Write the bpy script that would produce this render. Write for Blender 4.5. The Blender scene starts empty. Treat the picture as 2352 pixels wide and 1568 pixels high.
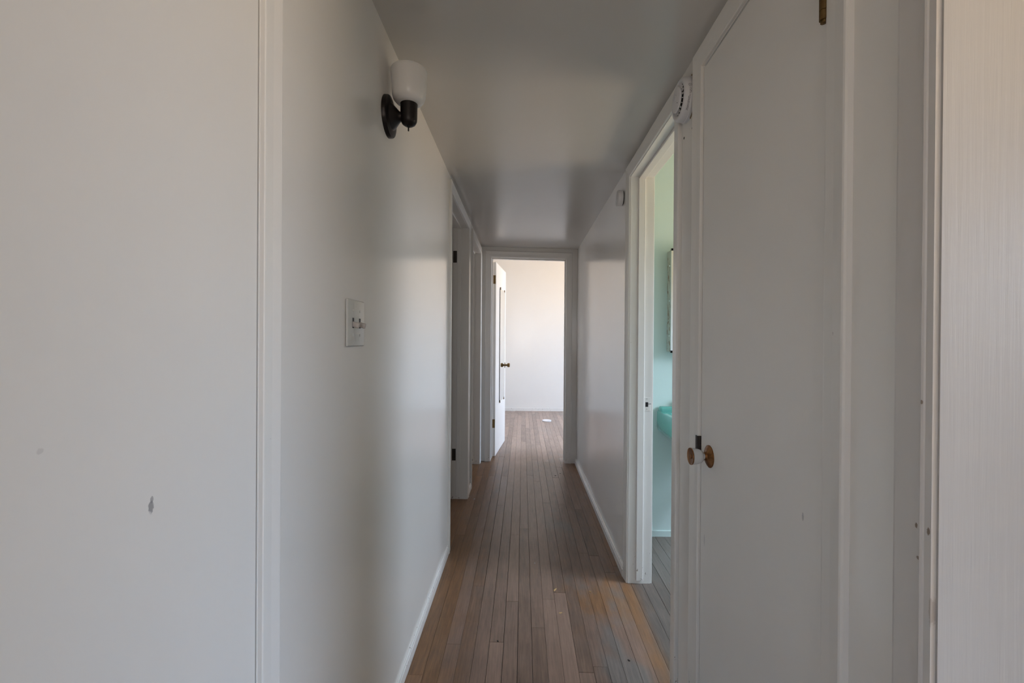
import bpy, bmesh, math, random
from mathutils import Vector, Matrix
random.seed(7)
R = math.radians
SC = bpy.context.scene
COL = SC.collection

# ------------------------------------------------------------------ camera
cam_d = bpy.data.cameras.new('camera'); cam = bpy.data.objects.new('camera', cam_d)
COL.objects.link(cam); SC.camera = cam
cam_d.sensor_width = 36.0; cam_d.lens = 16.0; cam_d.clip_start = 0.02; cam_d.clip_end = 200
CAM_H = 1.235
YAW, PITCH, ROLL = 0.0, -0.20, 0.40
cam_d.shift_x = -25 / 2352
cam.matrix_world = (Matrix.Translation((0, 0, CAM_H)) @ Matrix.Rotation(R(YAW), 4, 'Z')
                    @ Matrix.Rotation(R(90 + PITCH), 4, 'X') @ Matrix.Rotation(R(ROLL), 4, 'Z'))

# ------------------------------------------------------------------ world and exposure
w = bpy.data.worlds.new('sky'); SC.world = w; w.use_nodes = True
wn = w.node_tree; wn.nodes.clear()
wo = wn.nodes.new('ShaderNodeOutputWorld'); wb = wn.nodes.new('ShaderNodeBackground')
wr = wn.nodes.new('ShaderNodeValToRGB'); ws = wn.nodes.new('ShaderNodeSeparateXYZ'); wt = wn.nodes.new('ShaderNodeTexCoord')
wm = wn.nodes.new('ShaderNodeMapRange'); wm.inputs['From Min'].default_value = -1; wm.inputs['From Max'].default_value = 1
wn.links.new(wt.outputs['Generated'], ws.inputs[0]); wn.links.new(ws.outputs['Z'], wm.inputs['Value'])
wn.links.new(wm.outputs[0], wr.inputs[0]); wn.links.new(wr.outputs[0], wb.inputs[0]); wn.links.new(wb.outputs[0], wo.inputs[0])
e = wr.color_ramp.elements
e[0].position = 0.49; e[0].color = (0.22, 0.17, 0.12, 1); e[1].position = 0.51; e[1].color = (0.85, 0.92, 1.0, 1)
e2 = e.new(1.0); e2.color = (0.35, 0.55, 0.95, 1)
wb.inputs['Strength'].default_value = 1.0
SC.view_settings.view_transform = 'Standard'; SC.view_settings.look = 'None'
SC.view_settings.gamma = 1.0; SC.view_settings.use_curve_mapping = False
SC.view_settings.exposure = 0.0

# ------------------------------------------------------------------ daylight at the windows of each room, plus an added hall fill
SKY = (0.53, 0.72, 1.0); GROUND = (1.0, 0.77, 0.51)
def window_light(name, loc, facing, sx, sy, sky_w, ground_w, sky_c=SKY, ground_c=GROUND, tilt=38, spread=125):
    """Daylight entering one window: the sky's share slants down, the ground's share slants up."""
    for kind, pw, col, tl in (('sky', sky_w, sky_c, -tilt), ('ground', ground_w, ground_c, tilt)):
        if pw <= 0: continue
        d = bpy.data.lights.new(name + '_' + kind, 'AREA'); d.shape = 'RECTANGLE'; d.size = sx; d.size_y = sy
        d.energy = pw; d.color = col; d.spread = R(spread)
        o = bpy.data.objects.new(name + '_' + kind, d); COL.objects.link(o); o.location = loc
        f = Vector(facing).normalized() * math.cos(R(tl)) + Vector((0, 0, math.sin(R(tl))))
        o.rotation_euler = f.to_track_quat('-Z', 'Y').to_euler()
window_light('kitchen_daylight', (3.12, -0.50, 1.55), (-1, 0.0, 0), 1.2, 1.1, 53, 50, tilt=45, spread=110)
window_light('hall_fill', (0.06, -2.16, 1.45), (0, 1, 0), 0.60, 1.30, 6.5, 8)  # added lamp behind the camera, brightens the dim sides of the hall
window_light('bathroom_daylight', (2.30, 1.98, 1.50), (-1, 0, 0), 0.70, 0.95, 27, 13, sky_c=(0.66, 0.80, 1.0), tilt=48, spread=115)
window_light('bedroom_daylight', (-3.02, 3.00, 1.75), (1, 0, 0), 1.1, 1.0, 3, 2.5)
window_light('study_daylight', (-3.02, 4.60, 1.75), (1, 0, 0), 0.9, 0.9, 5, 5)
window_light('end_room_daylight', (2.92, 6.20, 1.60), (-1, 0, 0), 1.8, 1.1, 76, 54, ground_c=(1.0, 0.83, 0.66))

# ------------------------------------------------------------------ helpers
K = 0.021                                     # the old house sags: its floor and ceiling fall this much per metre to the right
def drop(x, y):
    f = 1.0 if y < 4.7 else max(0.0, 1 - (y - 4.7) / 3.0)
    return -K * f * max(-0.62, min(0.62, x))

def new(): return bmesh.new()
def obj(name, bm, mat, parent=None, shear=False, local=False, smooth=False, kind=None, label=None):
    if shear:
        for v in bm.verts: v.co.z += drop(v.co.x, v.co.y)
    if parent is not None and not local:
        o_ = parent.get('_base', None)
        base = Vector(o_) if o_ is not None else Vector((0, 0, 0))
        for v in bm.verts: v.co -= base
    me = bpy.data.meshes.new(name); bm.normal_update(); bm.to_mesh(me); bm.free()
    if smooth:
        for p in me.polygons: p.use_smooth = True
        try: me.set_sharp_from_angle(angle=R(38))
        except Exception: pass
    me.materials.append(mat)
    o = bpy.data.objects.new(name, me); COL.objects.link(o)
    if parent is not None:
        o.parent = parent
        if not local and parent.get('_base', None) is not None: o['_base'] = list(parent['_base'])
    if kind: o['kind'] = kind
    if label: o['label'] = label
    return o
def thing(name, label, cat, loc):
    o = bpy.data.objects.new(name, None); COL.objects.link(o); o.location = loc; o.empty_display_size = 0.05
    o['label'] = label; o['category'] = cat; o['_base'] = list(loc); return o
def group(name, loc=(0, 0, 0), rz=0.0):
    o = bpy.data.objects.new(name, None); COL.objects.link(o); o.location = loc; o.rotation_euler = (0, 0, rz)
    o.empty_display_size = 0.05; o['kind'] = 'structure'; o['_base'] = list(loc); return o

def box(bm, x0, x1, y0, y1, z0, z1, bev=0.0, seg=1):
    t = bmesh.new()
    vs = [t.verts.new(c) for c in ((x0,y0,z0),(x1,y0,z0),(x1,y1,z0),(x0,y1,z0),(x0,y0,z1),(x1,y0,z1),(x1,y1,z1),(x0,y1,z1))]
    for f in ((3,2,1,0),(4,5,6,7),(0,1,5,4),(1,2,6,5),(2,3,7,6),(3,0,4,7)): t.faces.new([vs[i] for i in f])
    if bev > 0: bmesh.ops.bevel(t, geom=list(t.edges), offset=bev, segments=seg, profile=0.5, affect='EDGES')
    merge(bm, t)
def merge(bm, t, M=None):
    if M is not None: bmesh.ops.transform(t, matrix=M, verts=t.verts)
    me = bpy.data.meshes.new('tmp'); t.to_mesh(me); t.free(); bm.from_mesh(me); bpy.data.meshes.remove(me)
def lathe(bm, prof, origin, axis='Z', n=40, closed=True):
    """prof: list of (radius, distance along axis)."""
    t = bmesh.new(); rings = []
    for r, h in prof:
        if r < 1e-6: rings.append([t.verts.new((0, 0, h))])
        else: rings.append([t.verts.new((r*math.cos(2*math.pi*i/n), r*math.sin(2*math.pi*i/n), h)) for i in range(n)])
    for a, b in zip(rings, rings[1:]):
        for i in range(n):
            j = (i+1) % n
            if len(a) == 1 and len(b) == 1: continue
            if len(a) == 1: t.faces.new((a[0], b[j], b[i])) if False else t.faces.new((a[0], b[i], b[j]))
            elif len(b) == 1: t.faces.new((a[i], a[j], b[0]))
            else: t.faces.new((a[i], a[j], b[j], b[i]))
    bmesh.ops.recalc_face_normals(t, faces=t.faces)
    ax = {'Z': Matrix.Identity(4), 'X': Matrix.Rotation(R(90), 4, 'Y'), '-X': Matrix.Rotation(R(-90), 4, 'Y'),
          'Y': Matrix.Rotation(R(-90), 4, 'X'), '-Y': Matrix.Rotation(R(90), 4, 'X')}[axis]
    merge(bm, t, Matrix.Translation(origin) @ ax)
def sweep_portal(bm, prof, a0, a1, zb, zt, plane, axis, sign):
    """Mitred casing round three sides of an opening. prof = (outward offset, thickness)."""
    st = []
    for k in range(4):
        ring = []
        for u, t in prof:
            a = (a0 - u) if k < 2 else (a1 + u); z = zb if k in (0, 3) else zt + u; n = plane + sign * t
            ring.append(bm.verts.new((n, a, z) if axis == 'X' else (a, n, z)))
        st.append(ring)
    m = len(prof)
    for k in range(3):
        for i in range(m):
            j = (i+1) % m
            bm.faces.new((st[k][i], st[k][j], st[k+1][j], st[k+1][i]))
    bm.faces.new(st[0]); bm.faces.new(st[3][::-1])
    bmesh.ops.recalc_face_normals(bm, faces=bm.faces)
def ranch(wd): return [(0, 0), (0, .0070), (.0012, .0085), (.004, .0090), (wd*.45, .0105), (wd*.80, .0135), (wd*.90, .0142), (wd*.96, .0132), (wd, .0100), (wd, 0)]
CASING = ranch(.060)
BEADED = [(0, 0), (0, .0072), (.0104, .0072), (.0112, .0095), (.0135, .0108), (.0158, .0095), (.0166, .0080), (.060, .0062), (.064, .0050), (.064, 0)]

# ------------------------------------------------------------------ materials
def nt(name):
    m = bpy.data.materials.new(name); m.use_nodes = True; t = m.node_tree; t.nodes.clear()
    o = t.nodes.new('ShaderNodeOutputMaterial'); p = t.nodes.new('ShaderNodeBsdfPrincipled'); t.links.new(p.outputs[0], o.inputs[0])
    return m, t, p
def L(t, a, b): t.links.new(a, b)
def math_n(t, op, a, b=None, c=None):
    n = t.nodes.new('ShaderNodeMath'); n.operation = op
    for i, v in enumerate((a, b, c)):
        if v is None: continue
        if isinstance(v, (int, float)): n.inputs[i].default_value = v
        else: L(t, v, n.inputs[i])
    return n.outputs[0]
def noise(t, vec, scale, detail=3, rough=0.5, stretch=None, dist=0.0):
    if stretch:
        mp = t.nodes.new('ShaderNodeMapping'); mp.inputs['Scale'].default_value = stretch; L(t, vec, mp.inputs[0]); vec = mp.outputs[0]
    n = t.nodes.new('ShaderNodeTexNoise'); n.inputs['Scale'].default_value = scale; n.inputs['Detail'].default_value = detail
    n.inputs['Roughness'].default_value = rough; n.inputs['Distortion'].default_value = dist
    L(t, vec, n.inputs['Vector']); return n.outputs['Fac']
def ramp(t, fac, lo, hi):
    m = t.nodes.new('ShaderNodeMapRange'); m.interpolation_type = 'SMOOTHSTEP'; m.inputs['From Min'].default_value = lo; m.inputs['From Max'].default_value = hi
    L(t, fac, m.inputs['Value']); return m.outputs[0]
def mix(t, fac, a, b):
    m = t.nodes.new('ShaderNodeMix'); m.data_type = 'RGBA'
    if isinstance(fac, (int, float)): m.inputs['Factor'].default_value = fac
    else: L(t, fac, m.inputs['Factor'])
    for s, v in ((m.inputs[6], a), (m.inputs[7], b)):
        if isinstance(v, tuple): s.default_value = (*v, 1)
        else: L(t, v, s)
    return m.outputs[2]
def bump(t, p, h, strength, dist):
    b = t.nodes.new('ShaderNodeBump'); b.inputs['Strength'].default_value = strength; b.inputs['Distance'].default_value = dist
    L(t, h, b.inputs['Height']); L(t, b.outputs[0], p.inputs['Normal'])

def paint(name, col, rough=0.42, peel=(160, 0.25, 0.0006), grain=None, marks=(), blotch=0.03, specks=0.0, chips=0.0):
    m, t, p = nt(name)
    g = t.nodes.new('ShaderNodeNewGeometry').outputs['Position']
    nb = noise(t, g, 2.2, 4, 0.55)
    c = mix(t, nb, tuple(v * (1 - blotch) for v in col), tuple(min(1, v * (1 + blotch)) for v in col))
    if specks:
        vo = t.nodes.new('ShaderNodeTexVoronoi'); vo.inputs['Scale'].default_value = 4.0; L(t, g, vo.inputs['Vector'])
        s = math_n(t, 'LESS_THAN', vo.outputs['Distance'], specks); c = mix(t, math_n(t, 'MULTIPLY', s, 0.75), c, (0.12, 0.10, 0.08))
    if chips:                                              # paint knocked off close to the floor
        sz = t.nodes.new('ShaderNodeSeparateXYZ'); L(t, g, sz.inputs[0])
        low = ramp(t, sz.outputs['Z'], 0.30, 0.0); cn = noise(t, g, 70, 4, 0.7, (1, 1, .45))
        k = ramp(t, math_n(t, 'ADD', cn, math_n(t, 'MULTIPLY', low, 0.10)), 0.76 - chips, 0.80 - chips)
        c = mix(t, math_n(t, 'MULTIPLY', k, 0.8), c, (0.16, 0.11, 0.08))
    for (mx, my, mz, rx, ry, rz, mc, ms) in marks:
        v = t.nodes.new('ShaderNodeVectorMath'); v.operation = 'SUBTRACT'; L(t, g, v.inputs[0]); v.inputs[1].default_value = (mx, my, mz)
        s = t.nodes.new('ShaderNodeVectorMath'); s.operation = 'DIVIDE'; L(t, v.outputs[0], s.inputs[0]); s.inputs[1].default_value = (rx, ry, rz)
        ln = t.nodes.new('ShaderNodeVectorMath'); ln.operation = 'LENGTH'; L(t, s.outputs[0], ln.inputs[0])
        wob = noise(t, g, 260, 3, 0.6)
        f = ramp(t, math_n(t, 'ADD', ln.outputs['Value'], wob), 1.55, 1.15)
        c = mix(t, math_n(t, 'MULTIPLY', f, ms), c, mc)
    L(t, c, p.inputs['Base Color']); p.inputs['Roughness'].default_value = rough
    if grain: h = noise(t, g, grain[0], 4, 0.6, grain[1]); bump(t, p, h, grain[2], grain[3])
    elif peel: h = noise(t, g, peel[0], 2, 0.5); bump(t, p, h, peel[1], peel[2])
    return m
def plain(name, col, rough=0.5, metal=0.0, var=0.08, scale=40, spec=None, **kw):
    m, t, p = nt(name); g = t.nodes.new('ShaderNodeNewGeometry').outputs['Position']
    n = noise(t, g, scale, 3, 0.6)
    L(t, mix(t, n, tuple(v * (1 - var) for v in col), tuple(min(1, v * (1 + var)) for v in col)), p.inputs['Base Color'])
    p.inputs['Roughness'].default_value = rough; p.inputs['Metallic'].default_value = metal
    for k_, v_ in kw.items(): p.inputs[k_.replace('_', ' ')].default_value = v_
    return m

WHITE = (0.83, 0.805, 0.765)
BROWN = (0.20, 0.13, 0.08); GREY = (0.22, 0.21, 0.22)
M = {}
M['wall'] = paint('wall_paint', WHITE, 0.17, peel=(160, 0.08, 0.0004), specks=0.004)
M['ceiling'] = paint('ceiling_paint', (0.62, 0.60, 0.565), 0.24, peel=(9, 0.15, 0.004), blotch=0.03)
M['slab_left'] = paint('left_door_paint', WHITE, 0.45, peel=None, grain=(90, (1, 1, .12), 0.25, 0.0006), specks=0.0035, marks=[
    (-.425, .520, 1.041, .03, .0042, .0085, GREY, .75), (-.425, .521, 1.049, .03, .003, .004, GREY, .6),
    (-.425, .400, 1.134, .03, .0035, .003, (0.45, .42, .4), .3)])
M['slab_right'] = paint('closet_door_paint', (0.83, 0.805, 0.77), 0.45, peel=None, grain=(90, (1, 1, .12), 0.25, 0.0006), specks=0.0035, marks=[
    (.548, .884, .895, .03, .0035, .009, (0.40, .39, .40), .7), (.548, 1.36, .64, .03, .004, .02, (0.45, .43, .43), .5)])
M['slab'] = paint('door_paint', WHITE, 0.40, peel=None, grain=(90, (1, 1, .12), 0.25, 0.0006))
M['trim'] = paint('trim_paint', (0.80, 0.776, 0.738), 0.30, peel=None, grain=(60, (1, 1, .08), 0.35, 0.0008), chips=0.04, blotch=0.04)
M['trim_near'] = paint('near_trim_paint', (0.68, 0.65, 0.62), 0.40, peel=None, grain=(60, (1, 1, .08), 0.35, 0.0008), blotch=0.05, marks=[
    (.535, .622, .985, .03, .0028, .0040, BROWN, .9), (.535, .604, .984, .03, .0028, .0055, BROWN, .9),
    (.535, .619, .942, .03, .0026, .0030, BROWN, .8), (.535, .613, 1.155, .03, .0020, .0030, BROWN, .8), (.535, .6, .88, .03, .003, .02, BROWN, .35)])
M['jamb_grain'] = paint('grained_jamb_paint', (0.49, 0.475, 0.455), 0.45, peel=None, grain=(70, (1.6, 1, .045), 0.28, 0.0014), specks=0.004)  # base darkened to put this jamb's shade into the colour
M['mint'] = paint('mint_paint', (0.60, 0.70, 0.665), 0.40)
M['teal'] = plain('teal_enamel', (0.11, 0.37, 0.32), 0.08, var=0.05, Coat_Weight=0.6)
M['bronze'] = plain('oil_rubbed_bronze', (0.018, 0.014, 0.013), 0.38, 0.55, 0.2, 90)
M['brass'] = plain('tarnished_brass', (0.25, 0.115, 0.045), 0.36, 0.95, 0.35, 120)
M['old_brass'] = plain('old_brass', (0.16, 0.10, 0.04), 0.42, 0.9, 0.45, 160)
M['dark_brass'] = plain('dark_brass', (0.06, 0.05, 0.045), 0.45, 0.8, 0.4, 160)
M['porcelain'] = plain('porcelain', (0.62, 0.63, 0.63), 0.14, var=0.02, Coat_Weight=0.5)
M['plastic'] = plain('white_plastic', (0.70, 0.69, 0.70), 0.38, var=0.02)
M['plastic_aged'] = plain('aged_switch_plastic', (0.63, 0.63, 0.60), 0.30, var=0.02)
M['toggle'] = plain('toggle_plastic', (0.52, 0.47, 0.43), 0.35, var=0.05)
M['black'] = plain('black_void', (0.006, 0.006, 0.007), 0.7)
M['ink'] = plain('grey_ink', (0.06, 0.06, 0.07), 0.7)
M['glue'] = plain('brown_caulk', (0.33, 0.24, 0.15), 0.7, var=0.3)
M['chrome'] = plain('chrome', (0.75, 0.75, 0.75), 0.12, 1.0, 0.03)
M['mirror'] = plain('mirror_glass', (0.90, 0.93, 0.92), 0.02, 1.0, 0.0)
M['mirror_edge'] = plain('dark_green_glass_edge', (0.015, 0.05, 0.045), 0.2)
M['rust'] = None
m, t, p = nt('rusty_enamel'); g = t.nodes.new('ShaderNodeNewGeometry').outputs['Position']
n1 = ramp(t, noise(t, g, 38, 5, 0.7, (1, 1, .5)), 0.50, 0.62)
L(t, mix(t, n1, (0.50, 0.50, 0.44), (0.22, 0.10, 0.04)), p.inputs['Base Color']); p.inputs['Roughness'].default_value = 0.5; M['rust'] = m
m, t, p = nt('frosted_glass'); p.inputs['Base Color'].default_value = (0.80, 0.78, 0.75, 1); p.inputs['Roughness'].default_value = 0.35
p.inputs['Subsurface Weight'].default_value = 0.5; p.inputs['Subsurface Radius'].default_value = (0.01, 0.01, 0.01); p.inputs['Coat Weight'].default_value = 0.25
g = t.nodes.new('ShaderNodeNewGeometry').outputs['Position']; bump(t, p, noise(t, g, 500, 2), 0.1, 0.0004); M['frost'] = m
m, t, p = nt('window_glass'); p.inputs['Transmission Weight'].default_value = 1; p.inputs['Roughness'].default_value = 0.0; p.inputs['IOR'].default_value = 1.1; M['glass'] = m
M['subfloor'] = plain('dark_subfloor', (0.02, 0.014, 0.01), 0.9)
M['splinter'] = plain('pale_splinter', (0.60, 0.40, 0.18), 0.7)
M['debris'] = plain('dark_debris', (0.02, 0.018, 0.015), 0.8)

# worn oak: grey-brown where feet have gone, orange varnish left along the walls
m, t, p = nt('worn_oak')
geo = t.nodes.new('ShaderNodeNewGeometry'); g = geo.outputs['Position']; sp = t.nodes.new('ShaderNodeSeparateXYZ'); L(t, g, sp.inputs[0])
X, Y = sp.outputs['X'], sp.outputs['Y']
oi = t.nodes.new('ShaderNodeObjectInfo')
rnd = math_n(t, 'FRACT', math_n(t, 'ADD', oi.outputs['Random'], geo.outputs['Random Per Island']))
cx = t.nodes.new('ShaderNodeCombineXYZ'); L(t, math_n(t, 'MULTIPLY', rnd, 37.0), cx.inputs[0]); L(t, math_n(t, 'MULTIPLY', rnd, 91.0), cx.inputs[1])
av = t.nodes.new('ShaderNodeVectorMath'); av.operation = 'ADD'; L(t, g, av.inputs[0]); L(t, cx.outputs[0], av.inputs[1]); gv = av.outputs[0]
fine = noise(t, gv, 150, 4, 0.65, (1, .045, 1), 0.3)
fig = noise(t, gv, 26, 3, 0.5, (1, .10, 1), 1.6)
blot = noise(t, g, 5.5, 4, 0.6)
blot2 = noise(t, g, 2.3, 3, 0.55, (1.6, .8, 1))
# distance-from-wall wear
left = ramp(t, X, -0.46, -0.06)
right = ramp(t, X, 0.62, 0.34)
rl = math_n(t, 'MULTIPLY', left, right)
inner = math_n(t, 'MULTIPLY', ramp(t, X, 0.53, 0.60), ramp(t, Y, 3.2, 3.0))           # bathroom doorway worn to grey
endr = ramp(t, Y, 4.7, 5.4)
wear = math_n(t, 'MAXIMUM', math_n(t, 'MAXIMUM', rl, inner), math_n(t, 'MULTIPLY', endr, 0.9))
wear = math_n(t, 'ADD', wear, math_n(t, 'MULTIPLY', math_n(t, 'SUBTRACT', blot, 0.5), 1.1))
wear = math_n(t, 'ADD', wear, math_n(t, 'MULTIPLY', math_n(t, 'SUBTRACT', rnd, 0.5), 0.55))
# a patch of varnish survives by the bathroom jamb
v = t.nodes.new('ShaderNodeVectorMath'); v.operation = 'DISTANCE'; L(t, g, v.inputs[0]); v.inputs[1].default_value = (0.42, 2.20, 0)
patch = ramp(t, math_n(t, 'ADD', v.outputs['Value'], math_n(t, 'MULTIPLY', math_n(t, 'SUBTRACT', noise(t, gv, 14, 5, .65, (1, .35, 1)), .5), .6)), 0.26, 0.02)
wear = math_n(t, 'SUBTRACT', wear, math_n(t, 'MULTIPLY', patch, 1.0))
wearm = ramp(t, wear, 0.02, 0.85)
varn = mix(t, fig, (0.185, 0.088, 0.038), (0.32, 0.162, 0.070))
worn = mix(t, fig, (0.172, 0.106, 0.074), (0.268, 0.172, 0.126))
col = mix(t, wearm, varn, worn)
greyp = math_n(t, 'MULTIPLY', ramp(t, blot2, 0.52, 0.66), math_n(t, 'ADD', ramp(t, X, 0.05, 0.35), 0.12))
greyp = math_n(t, 'MINIMUM', math_n(t, 'ADD', greyp, math_n(t, 'MULTIPLY', inner, 0.75)), 0.9)
col = mix(t, math_n(t, 'MULTIPLY', greyp, 0.8), col, (0.180, 0.165, 0.150))
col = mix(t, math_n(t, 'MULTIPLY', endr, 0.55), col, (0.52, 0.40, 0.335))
br = t.nodes.new('ShaderNodeHueSaturation'); L(t, col, br.inputs['Color'])
val = math_n(t, 'ADD', math_n(t, 'ADD', math_n(t, 'MULTIPLY', rnd, 0.38), 0.64), math_n(t, 'MULTIPLY', math_n(t, 'SUBTRACT', fine, 0.5), 1.0))
val = math_n(t, 'ADD', val, math_n(t, 'MULTIPLY', math_n(t, 'SUBTRACT', noise(t, g, 9, 6, .7, (1.3, .6, 1)), 0.5), 0.55))
L(t, val, br.inputs['Value']); br.inputs['Saturation'].default_value = 1.0
L(t, br.outputs[0], p.inputs['Base Color']); p.inputs['Roughness'].default_value = 0.38
bump(t, p, fine, 0.25, 0.0006); M['oak'] = m

# ------------------------------------------------------------------ the shell
XL, XR, WT = -0.425, 0.548, 0.115          # hall faces of the side walls, wall thickness
YE = 4.60                                  # end wall
ZH = 2.165                                 # hall ceiling over x = 0
TOP = 2.46
def wall_x(name, x0, x1, y0, y1, holes, mat, z1=TOP):
    """A wall running along y with door or window holes (ya, yb, za, zb)."""
    bm = new(); y = y0
    for ya, yb, za, zb in sorted(holes):
        box(bm, x0, x1, y, ya, -0.04, z1)
        if za > 0: box(bm, x0, x1, ya, yb, -0.04, za)
        box(bm, x0, x1, ya, yb, zb, z1); y = yb
    box(bm, x0, x1, y, y1, -0.04, z1)
    return obj(name, bm, mat, kind='structure')
def wall_y(name, y0, y1, x0, x1, holes, mat, z1=TOP):
    bm = new(); x = x0
    for xa, xb, za, zb in sorted(holes):
        box(bm, x, xa, y0, y1, -0.04, z1)
        if za > 0: box(bm, xa, xb, y0, y1, -0.04, za)
        box(bm, xa, xb, y0, y1, zb, z1); x = xb
    box(bm, x, x1, y0, y1, -0.04, z1)
    return obj(name, bm, mat, kind='structure')

JT = 0.018                                 # jamb board thickness
D = dict(                                  # clear openings: y0, y1, head height
    left_near=(-0.060, 0.730, 2.085), left_one=(2.664, 3.490, 2.078), left_two=(3.794, 4.478, 2.072),
    bath=(1.645, 2.336, 2.086), closet=(0.822, 1.393, 2.086), right_near=(0.12, 0.597, 2.086))  # right_near narrowed out of view to cut daylight on the left door
def hole(k, g=JT): a = D[k]; return (a[0]-g, a[1]+g, 0, a[2]+g+0.012)
wall_left = wall_x('wall_left', XL-WT, XL, -2.2, YE+0.12, [hole('left_near'), hole('left_one'), hole('left_two')], M['wall'])
wall_right = wall_x('wall_right', XR, XR+WT-0.012, -2.2, YE+0.12, [hole('right_near'), hole('closet'), hole('bath')], M['wall'])
wall_end = wall_y('wall_end', YE, YE+0.12, XL, XR, [(-0.320-JT, 0.432+JT, 0, 2.063+JT+.01)], M['wall'], z1=2.82)
wall_y('wall_behind', -2.32, -2.2, -3.2, 3.3, [(-.27, .39, .76, 2.14)], M['wall'])
# bathroom
wall_y('wall_bath_back', 2.909, 3.02, XR+WT-0.012, 2.36, [], M['mint'])
wall_y('wall_bath_front', 1.43, 1.50, XR+WT-0.012, 2.36, [], M['mint'])
wall_x('wall_bath_side', 2.36, 2.46, 1.43, 3.02, [(1.62, 2.36, 1.0, 2.0)], M['mint'])
bm = new(); box(bm, XR+WT-0.012, XR+WT-0.008, 1.50, D['bath'][0]-.075, -.03, TOP); box(bm, XR+WT-0.012, XR+WT-0.008, D['bath'][1]+.075, 2.909, -.03, TOP)
box(bm, XR+WT-0.012, XR+WT-0.008, D['bath'][0]-.075, D['bath'][1]+.075, 2.17, TOP); obj('wall_bath_hall_side', bm, M['mint'], kind='structure')
# closet box
bm = new(); box(bm, 1.22, 1.28, .76, 1.43, -.04, TOP); box(bm, XR+WT-.012, 1.28, .72, .76, -.04, TOP); obj('wall_closet', bm, M['wall'], kind='structure')
# kitchen
wall_y('wall_kitchen_far', 0.66, 0.72, XR+WT-0.012, 3.2, [], M['wall'])
wall_x('wall_kitchen_side', 3.18, 3.30, -2.2, 0.72, [(-1.12, 0.12, 0.98, 2.12)], M['wall'])
# bedrooms on the left
wall_x('wall_bedroom_side', -3.20, -3.08, -2.2, 6.1, [(2.40, 3.60, 1.2, 2.30), (4.12, 5.08, 1.28, 2.22)], M['wall'])
wall_y('wall_bedroom_near', 0.86, 0.96, -3.1, XL-WT, [], M['wall'])
wall_y('wall_bedroom_between', 3.60, 3.68, -3.1, XL-WT, [], M['wall'])
wall_y('wall_study_far', 6.0, 6.1, -3.1, -0.56, [], M['wall'])
wall_x('wall_end_room_left', -0.66, -0.56, YE+0.12, 7.92, [], M['wall'], z1=2.82)
wall_y('wall_end_room_far', 7.92, 8.04, -0.66, 3.1, [], M['wall'], z1=2.82)
wall_y('wall_end_room_near', YE, YE+0.12, XR+.1, 3.1, [], M['wall'], z1=2.82)
wall_x('wall_end_room_right', 3.0, 3.12, YE, 8.04, [(5.25, 7.15, 1.0, 2.2)], M['wall'], z1=2.82)

# ceilings
bm = new(); box(bm, XL-.02, XR+.02, -2.2, YE+.02, ZH, ZH+.03); obj('ceiling', bm, M['ceiling'], kind='structure', shear=True)
bm = new()
box(bm, -3.2, XL-WT, -2.2, 6.1, 2.44, 2.48); box(bm, XR+WT-.012, 3.3, -2.2, 3.0, 2.44, 2.48); box(bm, -.66, 3.12, YE+.0, 8.04, 2.80, 2.84)
obj('ceiling_rooms', bm, M['wall'], kind='structure')
bm = new(); box(bm, XR+WT-.012, 2.36, 1.50, 2.909, 2.43, 2.44); obj('ceiling_bath', bm, M['mint'], kind='structure')

# ------------------------------------------------------------------ the floor, board by board
bm = new(); box(bm, -3.3, 3.4, -2.3, 8.1, -0.06, -0.036); floor = obj('floor', bm, M['subfloor'], kind='structure')
def board(bm, x0, x1, y0, y1, up):
    c = 0.0007; b = -0.026
    def P(x, y, z): return bm.verts.new((x, y, z + drop(x, y) + up))
    ring = lambda i, z: [P(x0+i, y0+i, z), P(x1-i, y0+i, z), P(x1-i, y1-i, z), P(x0+i, y1-i, z)]
    a, m_, lo = ring(c, 0), ring(0, -c), ring(0, b)
    bm.faces.new(a)
    for q, s in ((a, m_), (m_, lo)):
        for i in range(4): j = (i+1) % 4; bm.faces.new((s[i], s[j], q[j], q[i]))
W = 0.0575
def run(x, ylo, yhi, rng, first=None):
    out = []; y = ylo - rng.uniform(0, .8)
    while y < yhi:
        l = rng.choice((.7, 1.1, 1.4, 1.7, 2.1, 2.6)) * rng.uniform(.85, 1.15)
        a, b = max(y, ylo), min(y+l, yhi)
        if b - a > .04: out.append((a, b))
        y += l
    return out
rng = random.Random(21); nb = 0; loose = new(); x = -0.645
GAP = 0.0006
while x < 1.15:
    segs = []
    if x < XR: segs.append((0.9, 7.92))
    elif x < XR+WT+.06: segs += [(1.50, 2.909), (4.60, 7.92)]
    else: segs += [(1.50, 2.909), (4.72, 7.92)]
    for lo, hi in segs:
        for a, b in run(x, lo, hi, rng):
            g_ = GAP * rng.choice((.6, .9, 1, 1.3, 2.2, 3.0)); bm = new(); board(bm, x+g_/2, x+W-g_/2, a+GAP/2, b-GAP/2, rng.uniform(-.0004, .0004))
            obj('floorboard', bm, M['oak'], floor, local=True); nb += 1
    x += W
x_end = x; x = -3.25
while x < 3.2:
    segs = []
    if x < -0.645-W*.5:
        segs.append((-2.2, 7.92) if x > -.7 else (-2.2, 6.05))
    elif x < x_end - .001: segs.append((-2.2, .9)); 
    else: segs += [(-2.2, 2.909), (4.72, 7.92)]
    if XR < x < x_end-.001: segs.append((.9, 1.50))
    xx = x if x < -0.645-W*.5 or x > x_end else x
    for lo, hi in segs:
        for a, b in run(x, lo, hi, rng): board(loose, x+GAP/2, min(x+W, -0.645 if x < -0.645 else 9)-GAP/2, a+GAP/2, b-GAP/2, 0)
    x += W
obj('floorboards_elsewhere', loose, M['oak'], floor, local=True, kind='stuff')
print('boards', nb)

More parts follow.
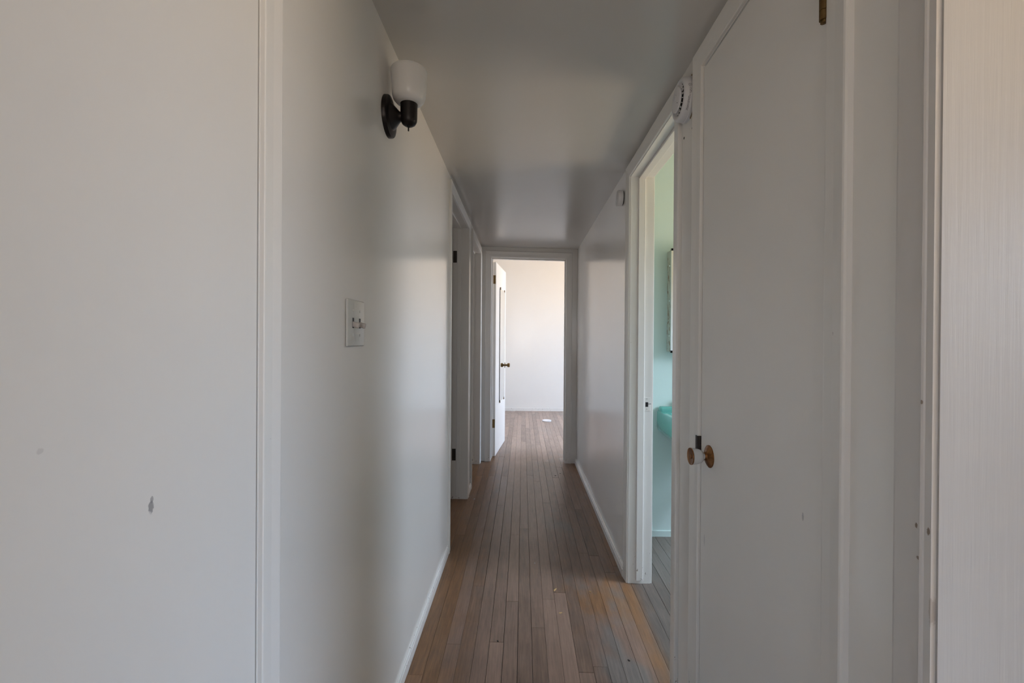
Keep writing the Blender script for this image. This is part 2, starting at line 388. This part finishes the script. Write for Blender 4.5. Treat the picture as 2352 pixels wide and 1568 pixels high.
# ------------------------------------------------------------------ door frames
n_trim = [0]
def trim_name(): n_trim[0] += 1; return 'trim_%d' % n_trim[0]
def frame_x(k, side, stop=None, mat='trim', room=True, prof=CASING, jmat=None):
    """Jambs, stops and casings for an opening in a side wall. side = -1 left wall, +1 right wall."""
    a0, a1, zt = D[k]; face = XL if side < 0 else XR; back = XL-WT if side < 0 else XR+WT
    lo, hi = min(face, back), max(face, back)
    g = group(trim_name(), (face, (a0+a1)/2, 0))
    for ya, yb in ((a0-JT, a0), (a1, a1+JT)):
        b = new(); box(b, lo, hi, ya, yb, -.03, zt); obj('jamb', b, M[jmat or mat], g, shear=True)
    b = new(); box(b, lo, hi, a0-JT, a1+JT, zt, zt+JT); obj('head_jamb', b, M[mat], g, shear=True)
    if stop is not None:
        s0, s1 = sorted((face + side*stop[0], face + side*stop[1]))
        for ya, yb in ((a0, a0+.011), (a1-.011, a1)):
            b = new(); box(b, s0, s1, ya, yb, .018, zt-.011, .0015); obj('door_stop', b, M[mat], g, shear=True)
        b = new(); box(b, s0, s1, a0, a1, zt-.011, zt, .0015); obj('door_stop', b, M[mat], g, shear=True)
    b = new(); sweep_portal(b, prof, a0-.003, a1+.003, -.03, zt+.003, face, 'X', -side); obj('casing', b, M[mat], g, shear=True)
    if room:
        b = new(); sweep_portal(b, CASING, a0-.003, a1+.003, -.03, zt+.003, back, 'X', side); obj('casing', b, M[mat], g, shear=True)
    return g
f_left_near = frame_x('left_near', -1, (.040, .075), prof=ranch(.045))
f_left_one = frame_x('left_one', -1, (.050, .078))
f_left_two = frame_x('left_two', -1, (.050, .078))
f_bath = frame_x('bath', 1, (.040, .074))
f_closet = frame_x('closet', 1, (.040, .075), room=False)
f_near = frame_x('right_near', 1, None, mat='trim_near', jmat='jamb_grain', prof=BEADED)
# end door frame
g = group('trim_7', (0.05, YE, 0)); a0, a1, zt = -0.320, 0.432, 2.063
for xa, xb in ((a0-JT, a0), (a1, a1+JT)):
    b = new(); box(b, xa, xb, YE, YE+.12, -.03, zt); obj('jamb', b, M['trim'], g, shear=True)
b = new(); box(b, a0-JT, a1+JT, YE, YE+.12, zt, zt+JT); obj('head_jamb', b, M['trim'], g, shear=True)
for xa, xb in ((a0, a0+.011), (a1-.011, a1)):
    b = new(); box(b, xa, xb, YE+.045, YE+.08, .018, zt-.011, .0015); obj('door_stop', b, M['trim'], g, shear=True)
b = new(); box(b, a0, a1, YE+.045, YE+.08, zt-.011, zt, .0015); obj('door_stop', b, M['trim'], g, shear=True)
b = new(); sweep_portal(b, CASING, a0-.003, a1+.003, -.03, zt+.003, YE, 'Y', -1); obj('casing', b, M['trim'], g, shear=True)
b = new(); sweep_portal(b, CASING, a0-.003, a1+.003, -.03, zt+.003, YE+.12, 'Y', 1); obj('casing', b, M['trim'], g, shear=True)
# strike plate on the far bathroom jamb
yy = D['bath'][1]; b = new(); box(b, XR+.076, XR+.108, yy-.0022, yy, .875, .945, .0005)
sp_ = obj('strike_plate', b, M['trim'], f_bath, label='painted-over strike plate with dark latch hole')
b = new(); box(b, XR+.083, XR+.097, yy-.0026, yy-.0020, .896, .920); box(b, XR+.097, XR+.112, yy-.0026, yy-.0020, .910, .9125); obj('latch_hole', b, M['black'], sp_)
for zz in (.885, .937):
    b = new(); lathe(b, [(0, 0), (.003, 0), (.003, .0006), (0, .0008)], (XR+.090, yy-.0022, zz), '-Y', 10); obj('screw', b, M['toggle'], sp_)
# strike plate of the closet
yy = D['closet'][1]; b = new(); box(b, XR-.010, XR+.030, yy-.0005, yy+.0022, .893, .945, .001); box(b, XR-.0125, XR-.0095, yy-.002, yy+.014, .893, .945, .001)
obj('strike_plate', b, M['dark_brass'], f_closet, label='dark brass strike plate')

# ------------------------------------------------------------------ baseboards
def bb(name, pts, mat='trim'):
    """pts: x_face, thickness sign, y0, y1"""
    x, s, y0, y1, th, hh = pts; b = new()
    prof = [(0, -.03), (th, -.03), (th, hh*.72), (th*.75, hh*.80), (th*.72, hh*.93), (th*.3, hh), (0, hh)]
    rings = [[b.verts.new((x + s*u, yy_, z)) for u, z in prof] for yy_ in (y0, y1)]
    for i in range(len(prof)): j = (i+1) % len(prof); b.faces.new((rings[0][i], rings[0][j], rings[1][j], rings[1][i]))
    b.faces.new(rings[0]); b.faces.new(rings[1][::-1]); bmesh.ops.recalc_face_normals(b, faces=b.faces)
    return obj(name, b, M[mat], kind='structure', shear=True)
bb('baseboard_left', (XL, 1, D['left_near'][1]+.048, D['left_one'][0]-.063, .010, .050))
bb('baseboard_left_far', (XL, 1, D['left_one'][1]+.063, D['left_two'][0]-.063, .010, .050))
bb('baseboard_right', (XR, -1, D['bath'][1]+.063, YE, .016, .050))
bb('baseboard_right_middle', (XR, -1, D['closet'][1]+.063, D['bath'][0]-.063, .012, .050))
bb('baseboard_right_near', (XR, -1, D['right_near'][1]+.067, D['closet'][0]-.063, .012, .050))
def bby(name, y, x0, x1, th, hh, mat):
    b = new(); box(b, x0, x1, y-th, y, -.04, hh, .003); return obj(name, b, M[mat], kind='structure')
bby('baseboard_end_room', 7.92, -.56, 3.0, .014, .055, 'trim')
bby('baseboard_bath', 2.909, XR+WT-.008, 2.36, .012, .026, 'mint')

# ------------------------------------------------------------------ windows (out of sight, they let the daylight in; the last is added for fill)
def window(n, x, s, y0, y1, z0, z1):
    g = group('window_%d' % n, (x, (y0+y1)/2, z0)); f = .045
    b = new()
    for c in ((y0, y0+f, z0, z1), (y1-f, y1, z0, z1), (y0, y1, z0, z0+f), (y0, y1, z1-f, z1)):
        box(b, x-.02, x+.02, c[0], c[1], c[2], c[3], .002)
    obj('window_frame', b, M['trim'], g)
    b = new(); box(b, x-.003, x+.003, y0+f, y1-f, z0+f, z1-f); obj('pane', b, M['glass'], g)
window(1, 3.26, 1, -1.12, .12, .98, 2.12); window(2, 2.42, 1, 1.62, 2.36, 1.0, 2.0)
window(3, -3.16, -1, 2.40, 3.60, 1.20, 2.30); window(4, -3.16, -1, 4.12, 5.08, 1.28, 2.22); window(5, 3.08, 1, 5.25, 7.15, 1.0, 2.2)

g = group('window_6', (.06, -2.26, .76)); b = new()  # added window, unseen, goes with the fill lamp behind the camera
for c in ((-.27, -.225, .76, 2.14), (.345, .39, .76, 2.14), (-.27, .39, .76, .805), (-.27, .39, 2.095, 2.14)): box(b, c[0], c[1], -2.28, -2.24, c[2], c[3], .002)
obj('window_frame', b, M['trim'], g); b = new(); box(b, -.225, .345, -2.263, -2.257, .805, 2.095); obj('pane', b, M['glass'], g)

# ------------------------------------------------------------------ doors
def hinge(parent, x, y, z, side, r=.0070, local=False, mat='old_brass', h=.089):
    """Butt hinge: knuckled barrel and the leaf beside it."""
    b = new()
    for k in range(5): lathe(b, [(r, 0), (r, h/5-.0008)] if False else [(0, 0), (r, 0), (r, h/5-.0010), (0, h/5-.0010)], (x, y, z-h/2+k*h/5), 'Z', 20)
    lathe(b, [(0, 0), (r*.72, 0), (r*.72, h+.004), (r*.4, h+.009), (0, h+.010)], (x, y, z-h/2-.005), 'Z', 16)
    lathe(b, [(0, -.004), (r*.5, -.003), (r*.72, 0), (0, 0)], (x, y, z-h/2-.002), 'Z', 16)
    o = obj('hinge', b, M[mat], parent, smooth=True, local=local)
    return o
# door_1: closed flush door beside the camera
g = group('door_1', (XL, .34, 0)); b = new(); box(b, XL-.036, XL+.001, D['left_near'][0]+.003, D['left_near'][1]-.004, .004, 2.080, .0015)
obj('door_slab', b, M['slab_left'], g)
# door_2: closed closet door
g2 = group('door_2', (XR, 1.1, 0)); b = new(); box(b, XR-.001, XR+.034, D['closet'][0]+.003, D['closet'][1]-.003, -.006, 2.067, .0015)
obj('door_slab', b, M['slab_right'], g2)
for z in (1.860, .25):
    hn = hinge(g2, XR-.009, D['closet'][0]+.002, z, 1, .0072)
    b = new(); box(b, XR-.0035, XR-.0012, D['closet'][0]-.010, D['closet'][0]-.0005, z-.044, z+.044, .0005); obj('hinge_leaf', b, M['dark_brass'], hn)
# knob: porcelain with brass rosette and cap
ky, kz = 1.327, .899
kn = group('tmp', (XR, ky, kz)); 
bpy.data.objects.remove(kn)
b = new(); lathe(b, [(0, 0), (.0325, 0), (.0325, .0022), (.0300, .0042), (.0265, .0048), (.0240, .0075), (.0150, .0095), (.0118, .0125), (.0105, .016), (0, .016)], (XR-.001, ky, kz), '-X', 48)
ros = obj('rosette', b, M['brass'], g2, smooth=True, label='tarnished brass rosette')
b = new(); lathe(b, [(0, .012), (.0088, .012), (.0088, .019), (.0150, .0215), (.0190, .0265), (.0215, .034), (.0232, .046), (.0240, .0545), (0, .0545)], (XR-.001, ky, kz), '-X', 48)
kb = obj('door_knob', b, M['porcelain'], g2, smooth=True, label='white porcelain knob')
b = new(); lathe(b, [(0, .0530), (.0243, .0530), (.0247, .0550), (.0243, .0568), (.0215, .0562), (.0190, .0552), (.0070, .0552), (.0062, .0570), (0, .0572)], (XR-.001, ky, kz), '-X', 48)
cap = obj('knob_cap', b, M['brass'], kb, smooth=True, label='worn brass end cap')
# door_3: bathroom door, swung in against the near wall of the bathroom
g3 = group('door_3', (XR+WT+.004, D['bath'][0]+.004, 0)); b = new(); box(b, .003, .680, -.036, -.001, .010, 2.066, .0015); obj('door_slab', b, M['slab'], g3, local=True)
b = new(); lathe(b, [(0, 0), (.030, 0), (.028, .004), (.010, .008), (.010, .026), (.022, .032), (.026, .046), (.020, .056), (0, .058)], (.62, -.001, .91), 'Y', 32); obj('door_knob', b, M['old_brass'], g3, local=True, smooth=True)
for z in (1.85, .25): hinge(g3, -.002, .004, z, 1, .006, local=True)
# door_4: first bedroom door on the left, swung into its room on the far jamb
g4 = group('door_4', (XL-WT-.004, D['left_one'][1]-.004, 0)); b = new(); box(b, -.790, -.012, -.001, .034, .010, 2.060, .0015)
b2 = b; obj('door_slab', b2, M['slab'], g4, local=True)
b = new(); lathe(b, [(0, 0), (.030, 0), (.028, .004), (.010, .008), (.010, .026), (.022, .032), (.026, .046), (.020, .056), (0, .058)], (-.72, -.001, .91), '-Y', 32); obj('door_knob', b, M['old_brass'], g4, local=True, smooth=True)
for z in (1.868, .352):
    b = new(); box(b, .006, .034, .0012, .0034, z-.045, z+.045, .0004)
    for q in (-.03, 0, .03): lathe(b, [(0, 0), (.0035, 0), (.003, .0008), (0, .001)], (.018, .0012, z+q), '-Y', 10)
    obj('hinge', b, M['dark_brass'], g4, local=True)

# door_5: end-room door, standing open with a mirror screwed to it. Local frame: +y runs along the leaf, +x is the mirrored face
ang = math.atan2(0.074, 0.756)
g5 = group('door_5', (-0.286, 4.785, 0), -ang)
b = new(); box(b, -.036, 0, 0, .757, .008, 2.052, .0012); slab5 = obj('door_slab', b, M['slab'], g5, local=True)
for z in (1.867, .353):
    b = new()
    box(b, -.032, -.004, -.0022, -.0002, z-.045, z+.045, .0004)
    for k in range(5): lathe(b, [(0, 0), (.0062, 0), (.0062, .0172), (0, .0172)], (-.040, -.005, z-.045+k*.018), 'Z', 16)
    box(b, -.047, -.040, -.028, -.004, z-.045, z+.045, .0004)
    obj('hinge', b, M['old_brass'], g5, local=True, label='aged brass butt hinge')
b = new(); box(b, .0015, .0075, .262, .628, .549, 1.802, .0008); mir = obj('door_mirror', b, M['mirror'], g5, local=True, label='tall frameless mirror with dark green edge')
b = new(); box(b, .0012, .0078, .2605, .2625, .549, 1.802); box(b, .0012, .0078, .6275, .6295, .549, 1.802); obj('mirror_edge', b, M['mirror_edge'], mir, local=True)
for yy in (.285, .605):
    for z, s in ((1.802, 1), (.549, -1)):
        b = new(); box(b, .0005, .0105, yy-.008, yy+.008, min(z, z+s*.016), max(z, z+s*.016), .001); box(b, .0078, .0105, yy-.008, yy+.008, min(z, z-s*.012), max(z, z-s*.012), .001)
        lathe(b, [(0, 0), (.004, 0), (.003, .002), (0, .0025)], (.0105, yy, z+s*.008), 'X', 10)
        obj('mirror_clip', b, M['old_brass'], mir, local=True, smooth=False)
for sgn, ax, xx in ((1, 'X', 0), (-1, '-X', -.036)):
    b = new(); lathe(b, [(0, 0), (.032, 0), (.031, .003), (.028, .005), (.012, .007), (.011, .012), (.0105, .024), (0, .024)], (xx, .700, .93), ax, 32)
    ro = obj('rosette', b, M['old_brass'], g5, local=True, smooth=True)
    b = new(); lathe(b, [(0, .020), (.011, .020), (.012, .030), (.021, .034), (.0245, .042), (.0245, .052), (.0225, .060), (.020, .062), (0, .062)], (xx, .700, .93), ax, 32)
    obj('door_knob', b, M['old_brass'], g5, local=True, smooth=True, label='aged brass knob')

# ------------------------------------------------------------------ wall sconce
sy, sz, sx = 1.4125, 1.923, XL
ax_x = -0.358
s = thing('wall_sconce', 'dark bronze wall sconce with upturned white frosted glass shade on left wall', 'wall light', (XL, sy, sz))
b = new(); lathe(b, [(0, 0), (.0625, 0), (.0625, .009), (.0605, .0125), (.053, .0140), (.049, .0155), (0, .0155)], (XL, sy, sz), 'X', 56); obj('backplate', b, M['bronze'], s, smooth=True)
b = new(); lathe(b, [(0, .012), (.040, .0145), (.0385, .018), (.030, .026), (.020, .035), (.0145, .041), (.0135, .048), (0, .048)], (XL, sy, sz), 'X', 48); obj('arm', b, M['bronze'], s, smooth=True)
b = new(); z0 = 1.893
lathe(b, [(0, 0), (.012, .0015), (.020, .007), (.0245, .016), (.0255, .028), (.0260, .064), (.0265, .070), (.0300, .073), (.0302, .077), (.0265, .0775), (.0225, .070), (0, .066)], (ax_x, sy, z0), 'Z', 48)
so = obj('socket_cup', b, M['bronze'], s, smooth=True)
b = new(); lathe(b, [(0, -.016), (.0022, -.0155), (.0022, -.004), (.0045, -.003), (.005, .003), (0, .003)], (ax_x, sy-.004, z0), 'Z', 16); obj('switch_knob', b, M['black'], so, smooth=True)
b = new(); zz = z0 + .066
lathe(b, [(0, .002), (.0215, .002), (.0290, .003), (.0400, .008), (.0470, .016), (.0510, .028), (.0525, .045), (.0540, .075), (.0555, .096), (.0553, .104), (.0530, .108), (.0500, .106),
          (.0505, .095), (.0490, .060), (.0475, .034), (.0430, .020), (.0300, .010), (.0180, .006), (0, .006)], (ax_x, sy, zz), 'Z', 64)
obj('glass_shade', b, M['frost'], s, smooth=True, label='white frosted glass shade open at the top')
b = new(); lathe(b, [(0, .006), (.013, .006), (.013, .020), (.016, .032), (.024, .048), (.027, .062), (.024, .076), (.014, .086), (0, .090)], (ax_x, sy, zz), 'Z', 32); obj('light_bulb', b, M['frost'], s, smooth=True)

# ------------------------------------------------------------------ double light switch
wy, wz = 1.145, 1.274
s = thing('light_switch', 'white two-toggle light switch plate on left wall below the sconce', 'light switch', (XL, wy, wz))
b = new(); box(b, XL, XL+.0062, wy-.058, wy+.058, wz-.058, wz+.058, .0032, 3); plate = obj('switch_plate', b, M['plastic_aged'], s, smooth=True)
for q in (-.0227, .0227):
    b = new(); box(b, XL+.0050, XL+.0066, wy+q-.0053, wy+q+.0053, wz-.0125, wz+.0125); obj('toggle_slot', b, M['ink'], plate)
    b = new(); t_ = new(); box(t_, 0, .019, -.0045, .0045, -.0065, .0065, .0018, 2)
    merge(b, t_, Matrix.Translation((XL+.003, wy+q, wz-.002)) @ Matrix.Rotation(R(16), 4, 'Y')); obj('toggle', b, M['toggle'], s, smooth=True)
    for zq in (-.0302, .0302):
        b = new(); lathe(b, [(0, 0), (.0035, 0), (.0033, .0008), (0, .0014)], (XL+.0058, wy+q, wz+zq), 'X', 16)
        box(b, XL+.0066, XL+.0074, wy+q-.0005, wy+q+.0005, wz+zq-.003, wz+zq+.003); obj('screw', b, M['plastic_aged'], plate, smooth=False)

# ------------------------------------------------------------------ smoke detector
dy, dz, r = 1.525, 2.040, .071
s = thing('smoke_detector', 'round white vented smoke detector high on right wall beside the closet door', 'smoke detector', (XR, dy, dz))
b = new(); lathe(b, [(0, 0), (r, 0), (r, .010), (r-.0015, .0115), (0, .0115)], (XR, dy, dz), '-X', 64); obj('mounting_base', b, M['plastic'], s, smooth=True)
b = new(); lathe(b, [(0, .0115), (r-.002, .0115), (r-.002, .024), (r-.004, .030), (r-.009, .0345), (r-.014, .0355), (r-.020, .0330), (r-.023, .0285), (0, .0285)], (XR, dy, dz), '-X', 64); obj('cover', b, M['plastic'], s, smooth=True)
b = new(); lathe(b, [(0, .0290), (r-.0235, .0290), (r-.0245, .0315), (r-.033, .0320), (r-.033, .0365), (0, .0365)], (XR, dy, dz), '-X', 48); obj('sensor_chamber', b, M['black'], s)
b = new(); lathe(b, [(0, .0360), (r-.0315, .0360), (r-.0305, .0385), (r-.032, .0415), (r-.037, .0430), (0, .0440)], (XR, dy, dz), '-X', 56); dome = obj('front_dome', b, M['plastic'], s, smooth=True)
b = new(); lathe(b, [(0, .043), (.010, .043), (.010, .0455), (.008, .0462), (0, .0464)], (XR, dy, dz+.006), '-X', 32); obj('test_button', b, M['plastic'], dome, smooth=True)
b = new(); lathe(b, [(0, .0425), (.0016, .0425), (.0014, .0442), (0, .0444)], (XR, dy-.018, dz-.018), '-X', 12); obj('indicator_light', b, M['ink'], dome)
b = new()
for k in range(20):
    a = 2*math.pi*k/20; t_ = new(); box(t_, -.0007, .0007, r-.034, r-.021, 0, .006); 
    merge(b, t_, Matrix.Translation((XR-.0375, dy, dz)) @ Matrix.Rotation(a, 4, 'X') @ Matrix.Rotation(R(90), 4, 'Y') @ Matrix.Translation((0, 0, 0)))
ribs = obj('vent_ribs', b, M['plastic'], s)
# flat print on the rim: a circled mark over rows of fine print, as seen on the side towards the hall entrance
b = new()
def rim(a, d): rr = r - .0018; return Vector((XR - d, dy - rr*math.cos(a), dz + rr*math.sin(a)))
def quad_rim(a0_, a1_, d0, d1):
    vs = [b.verts.new(rim(a_, d_)) for a_, d_ in ((a0_, d0), (a1_, d0), (a1_, d1), (a0_, d1))]; b.faces.new(vs)
ca, cd, cr = .22, .0185, .0052
for k in range(24):
    p0, p1 = 2*math.pi*k/24, 2*math.pi*(k+1)/24
    vs = [b.verts.new(rim(ca + q*math.cos(p_)/r, cd + q*math.sin(p_))) for p_, q in ((p0, cr), (p1, cr), (p1, cr-.0010), (p0, cr-.0010))]; b.faces.new(vs)
quad_rim(ca-.030, ca+.034, cd-.0019, cd-.0013); quad_rim(ca-.030, ca-.020, cd-.0019, cd+.0000); quad_rim(ca-.030, ca+.034, cd+.0000, cd+.0006); quad_rim(ca-.034, ca-.026, cd+.0006, cd+.0022)
rr_ = random.Random(3)
for row, (st, en) in enumerate(((.10, -.16), (.10, -.92), (-.30, -.90))):
    a_ = st
    while a_ > en:
        l_ = rr_.uniform(.012, .05); quad_rim(a_, a_-l_, .0150+row*.0032, .0150+row*.0032+.0016); a_ -= l_ + rr_.choice((.008, .008, .02))
bmesh.ops.recalc_face_normals(b, faces=b.faces)
obj('printed_marking', b, M['ink'], s)
# brown adhesive squeezed out behind it
b = new()
for a_, w_ in ((1.0, .22), (-1.0, .5), (-.62, .06)):
    for k in range(6):
        a2 = a_ + (k/5-.5)*w_; lathe(b, [(0, 0), (.0042, 0), (.0035, .0022), (0, .003)], (XR, dy-(r+.001)*math.cos(a2), dz+(r+.001)*math.sin(a2)), '-X', 10)
obj('adhesive', b, M['glue'], s, label='brown dried adhesive around the rim', kind='stuff')
for i, (hy, hz) in enumerate(((1.485, 1.929), (1.562, 1.930))):
    b = new(); lathe(b, [(.0026, 0), (.0042, 0), (.0040, .0012), (.0026, .0012)], (XR, hy, hz), '-X', 16); lathe(b, [(0, 0), (.0024, 0), (.0024, .0003), (0, .0003)], (XR, hy, hz), '-X', 12)
    obj('wall_anchor', b, M['ink'], wall_right, local=True, label='small grey empty wall anchor below the smoke detector')
# second, smaller round alarm beyond the bathroom casing
cy, cz, cr_ = 2.520, 2.022, .042
s = thing('round_alarm', 'small plain round white alarm on right wall just past the bathroom doorway', 'alarm', (XR, cy, cz))
b = new(); lathe(b, [(0, 0), (cr_-.004, 0), (cr_-.004, .006), (0, .006)], (XR, cy, cz), '-X', 40); obj('mounting_base', b, M['dark_brass'], s)  # dark colour stands in for the shadow in the gap behind the cover
b = new(); lathe(b, [(0, .005), (cr_, .005), (cr_, .026), (cr_-.002, .031), (cr_-.007, .034), (0, .0355)], (XR, cy, cz), '-X', 48); dome = obj('cover', b, M['plastic'], s, smooth=True)
b = new(); lathe(b, [(0, .034), (.008, .034), (.008, .0365), (0, .037)], (XR, cy-.004, cz), '-X', 24); obj('test_button', b, M['plastic'], dome, smooth=True)

# ------------------------------------------------------------------ bathroom: basin and cabinet
bx0, bx1, by0, by1 = .857, 1.360, 2.455, 2.908
s = thing('wash_basin', 'glossy teal wall-hung basin seen through the bathroom doorway', 'sink', (1.11, 2.908, .666))
def rrect(x0, x1, y0, y1, rf, rb, z, n=6):
    pts = []
    for cxx, cyy, r_, st in ((x1-rb, y1-rb, rb, 0), (x0+rb, y1-rb, rb, 90), (x0+rf, y0+rf, rf, 180), (x1-rf, y0+rf, rf, 270)):
        for k in range(n+1): a = R(st + 90*k/n); pts.append((cxx + r_*math.cos(a), cyy + r_*math.sin(a), z))
    return pts
b = new(); rings = []
for ins, rf, rb, z, yb in ((.10, .08, .03, .600, 0), (.035, .085, .02, .640, 0), (.006, .08, .014, .672, 0), (0, .075, .012, .690, 0), (0, .075, .012, .782, 0), (.004, .074, .012, .792, 0), (.016, .066, .012, .796, .0), (.045, .06, .05, .790, .10), (.060, .06, .05, .760, .11), (.080, .06, .05, .700, .12), (.13, .05, .05, .668, .15)):
    rings.append([b.verts.new(c) for c in rrect(bx0+ins, bx1-ins, by0+ins, by1-(yb if yb else ins*.0), rf, rb, z)])
for a, c in zip(rings, rings[1:]):
    n = len(a)
    for i in range(n): j = (i+1) % n; b.faces.new((a[i], a[j], c[j], c[i]))
b.faces.new(rings[0][::-1]); b.faces.new(rings[-1]); bmesh.ops.recalc_face_normals(b, faces=b.faces)
basin = obj('basin', b, M['teal'], s, smooth=True)
b = new(); box(b, bx0+.008, bx1-.008, by1-.060, by1, .770, .822, .016, 5); obj('back_ledge', b, M['teal'], s, smooth=True)
b = new(); lathe(b, [(0, 0), (.024, 0), (.022, .006), (.013, .012), (.012, .06), (.016, .075), (0, .080)], (1.11, by1-.045, .820), 'Z', 24)
t_ = new(); box(t_, -.010, .010, -.12, 0, -.008, .008, .005, 3); merge(b, t_, Matrix.Translation((1.11, by1-.045, .872)) @ Matrix.Rotation(R(8), 4, 'X')); obj('faucet', b, M['chrome'], s, smooth=True)
for q in (-.10, .10):
    b = new(); lathe(b, [(0, 0), (.022, 0), (.020, .006), (.010, .010), (.010, .030), (.020, .034), (.020, .050), (.014, .056), (0, .058)], (1.11+q, by1-.035, .820), 'Z', 20); obj('tap_handle', b, M['chrome'], s, smooth=True)
b = new(); lathe(b, [(0, 0), (.022, 0), (.024, .003), (.014, .005), (0, .003)], (1.11, 2.66, .668), 'Z', 24); obj('drain', b, M['chrome'], s, smooth=True)
b = new(); lathe(b, [(.018, 0), (.018, .26)], (1.11, 2.66, .345), 'Z', 20); lathe(b, [(0, 0), (.026, 0), (.028, .07), (0, .07)], (1.11, 2.66, .30), 'Z', 20); lathe(b, [(.016, 0), (.016, .25)], (1.11, 2.66, .37), 'Y', 20); obj('waste_pipe', b, M['chrome'], s, smooth=True)

mx0, mx1, my0, mz0, mz1 = .920, 1.300, 2.826, 1.167, 1.802
s = thing('medicine_cabinet', 'rust-edged mirrored medicine cabinet on mint wall above teal basin', 'cabinet', (1.11, 2.908, mz0))
b = new(); box(b, mx0, mx1, my0, 2.909, mz0, mz1, .0025)
cab = obj('cabinet_body', b, M['rust'], s, label='cream metal body with rusted edge')
b = new(); box(b, mx0-.004, mx1+.004, my0-.007, my0-.001, mz0-.004, mz1+.004, .001); dr = obj('mirror_door', b, M['mirror'], s)
b = new()
for c in ((mx0-.006, mx0+.010, mz0-.006, mz1+.006), (mx1-.010, mx1+.006, mz0-.006, mz1+.006), (mx0-.006, mx1+.006, mz0-.006, mz0+.010), (mx0-.006, mx1+.006, mz1-.010, mz1+.006)):
    box(b, c[0], c[1], my0-.011, my0-.001, c[2], c[3], .001)
obj('door_frame', b, M['chrome'], dr)
for zq in (.10, .32, .54):
    b = new(); lathe(b, [(0, 0), (.005, 0), (.004, .002), (0, .003)], (mx0, my0+.04, mz0+zq), '-X', 14); obj('screw', b, M['chrome'], cab, smooth=True)

# ------------------------------------------------------------------ small things on the floor
s = thing('plastic_lid', 'round white plastic lid lying on the floor of the end room', 'lid', (.372, 6.93, 0))
b = new(); t_ = new(); lathe(t_, [(0, .004), (.058, .004), (.062, .002), (.068, 0), (.070, .004), (.070, .014), (.066, .0165), (.058, .014), (0, .0125)], (0, 0, 0), 'Z', 48)
merge(b, t_, Matrix.Translation((.372, 6.93, drop(.372, 6.93)+.002)) @ Matrix.Rotation(R(3), 4, 'X')); obj('lid', b, M['plastic'], s, smooth=True)
def chip(x, y, l, w_, rz, mat, name, label, cat, grp=None):
    b = new(); t_ = new(); vs = [(-l/2, -w_*.3, 0), (-l*.1, -w_/2, 0), (l/2, -w_*.1, 0), (l*.42, w_*.35, 0), (-l*.3, w_/2, 0)]
    lo = [t_.verts.new(c) for c in vs]; hi = [t_.verts.new((c[0]*.92, c[1]*.8, .0022)) for c in vs]
    t_.faces.new(lo[::-1]); t_.faces.new(hi)
    for i in range(5): j = (i+1) % 5; t_.faces.new((lo[i], lo[j], hi[j], hi[i]))
    merge(b, t_, Matrix.Rotation(rz, 4, 'Z')); o = obj(name, b, M[mat]); o.location = (x, y, drop(x, y)+.0002); o['label'] = label; o['category'] = cat
    if grp: o['group'] = grp
    return o
def at(px, py):                                            # floor position read from the photograph
    Yd = 1045.3 * CAM_H / (py - 780); return ((px-1201) * Yd / 1045.3, Yd)
x, y = at(1279, 1353); chip(x, y, .030, .009, 1.0, 'splinter', 'wood_splinter', 'larger pale wood splinter on floor at the edge of the doorway light', 'splinter')
x, y = at(1292, 1406); chip(x, y, .018, .006, .3, 'splinter', 'wood_splinter', 'smaller pale wood splinter nearer on floor, right of centre', 'splinter')
x, y = at(1360, 1355); chip(x, y, .012, .005, -.4, 'splinter', 'wood_splinter', 'tiny pale wood splinter on floor near the bathroom jamb', 'splinter')
x, y = at(1278, 1090); chip(x, y, .017, .014, .4, 'debris', 'dirt_crumb', 'larger black crumb on floor before the end door', 'crumb')
x, y = at(1289, 1085); chip(x, y, .012, .008, .1, 'debris', 'dirt_crumb', 'smaller black crumb beside the larger one before the end door', 'crumb')
x, y = at(1148, 1475); chip(x, y, .010, .006, 2.0, 'debris', 'dirt_crumb', 'dark crumb on floor left of centre in the foreground', 'crumb')
x, y = at(1450, 1511); chip(x, y, .011, .006, 2.2, 'debris', 'dirt_crumb', 'dark crumb on floor at right foreground near the closet frame', 'crumb')
x, y = at(1092, 1149); chip(x, y, .013, .009, .2, 'plastic', 'paint_chip', 'white paint chip on floor near the first left doorway', 'paint chip')
x, y = at(1232, 1293); chip(x, y, .005, .007, .9, 'plastic', 'paint_chip', 'tiny white paint chip in the middle of the hall floor', 'paint chip')

for o in list(bpy.data.objects):
    if '_base' in o: del o['_base']
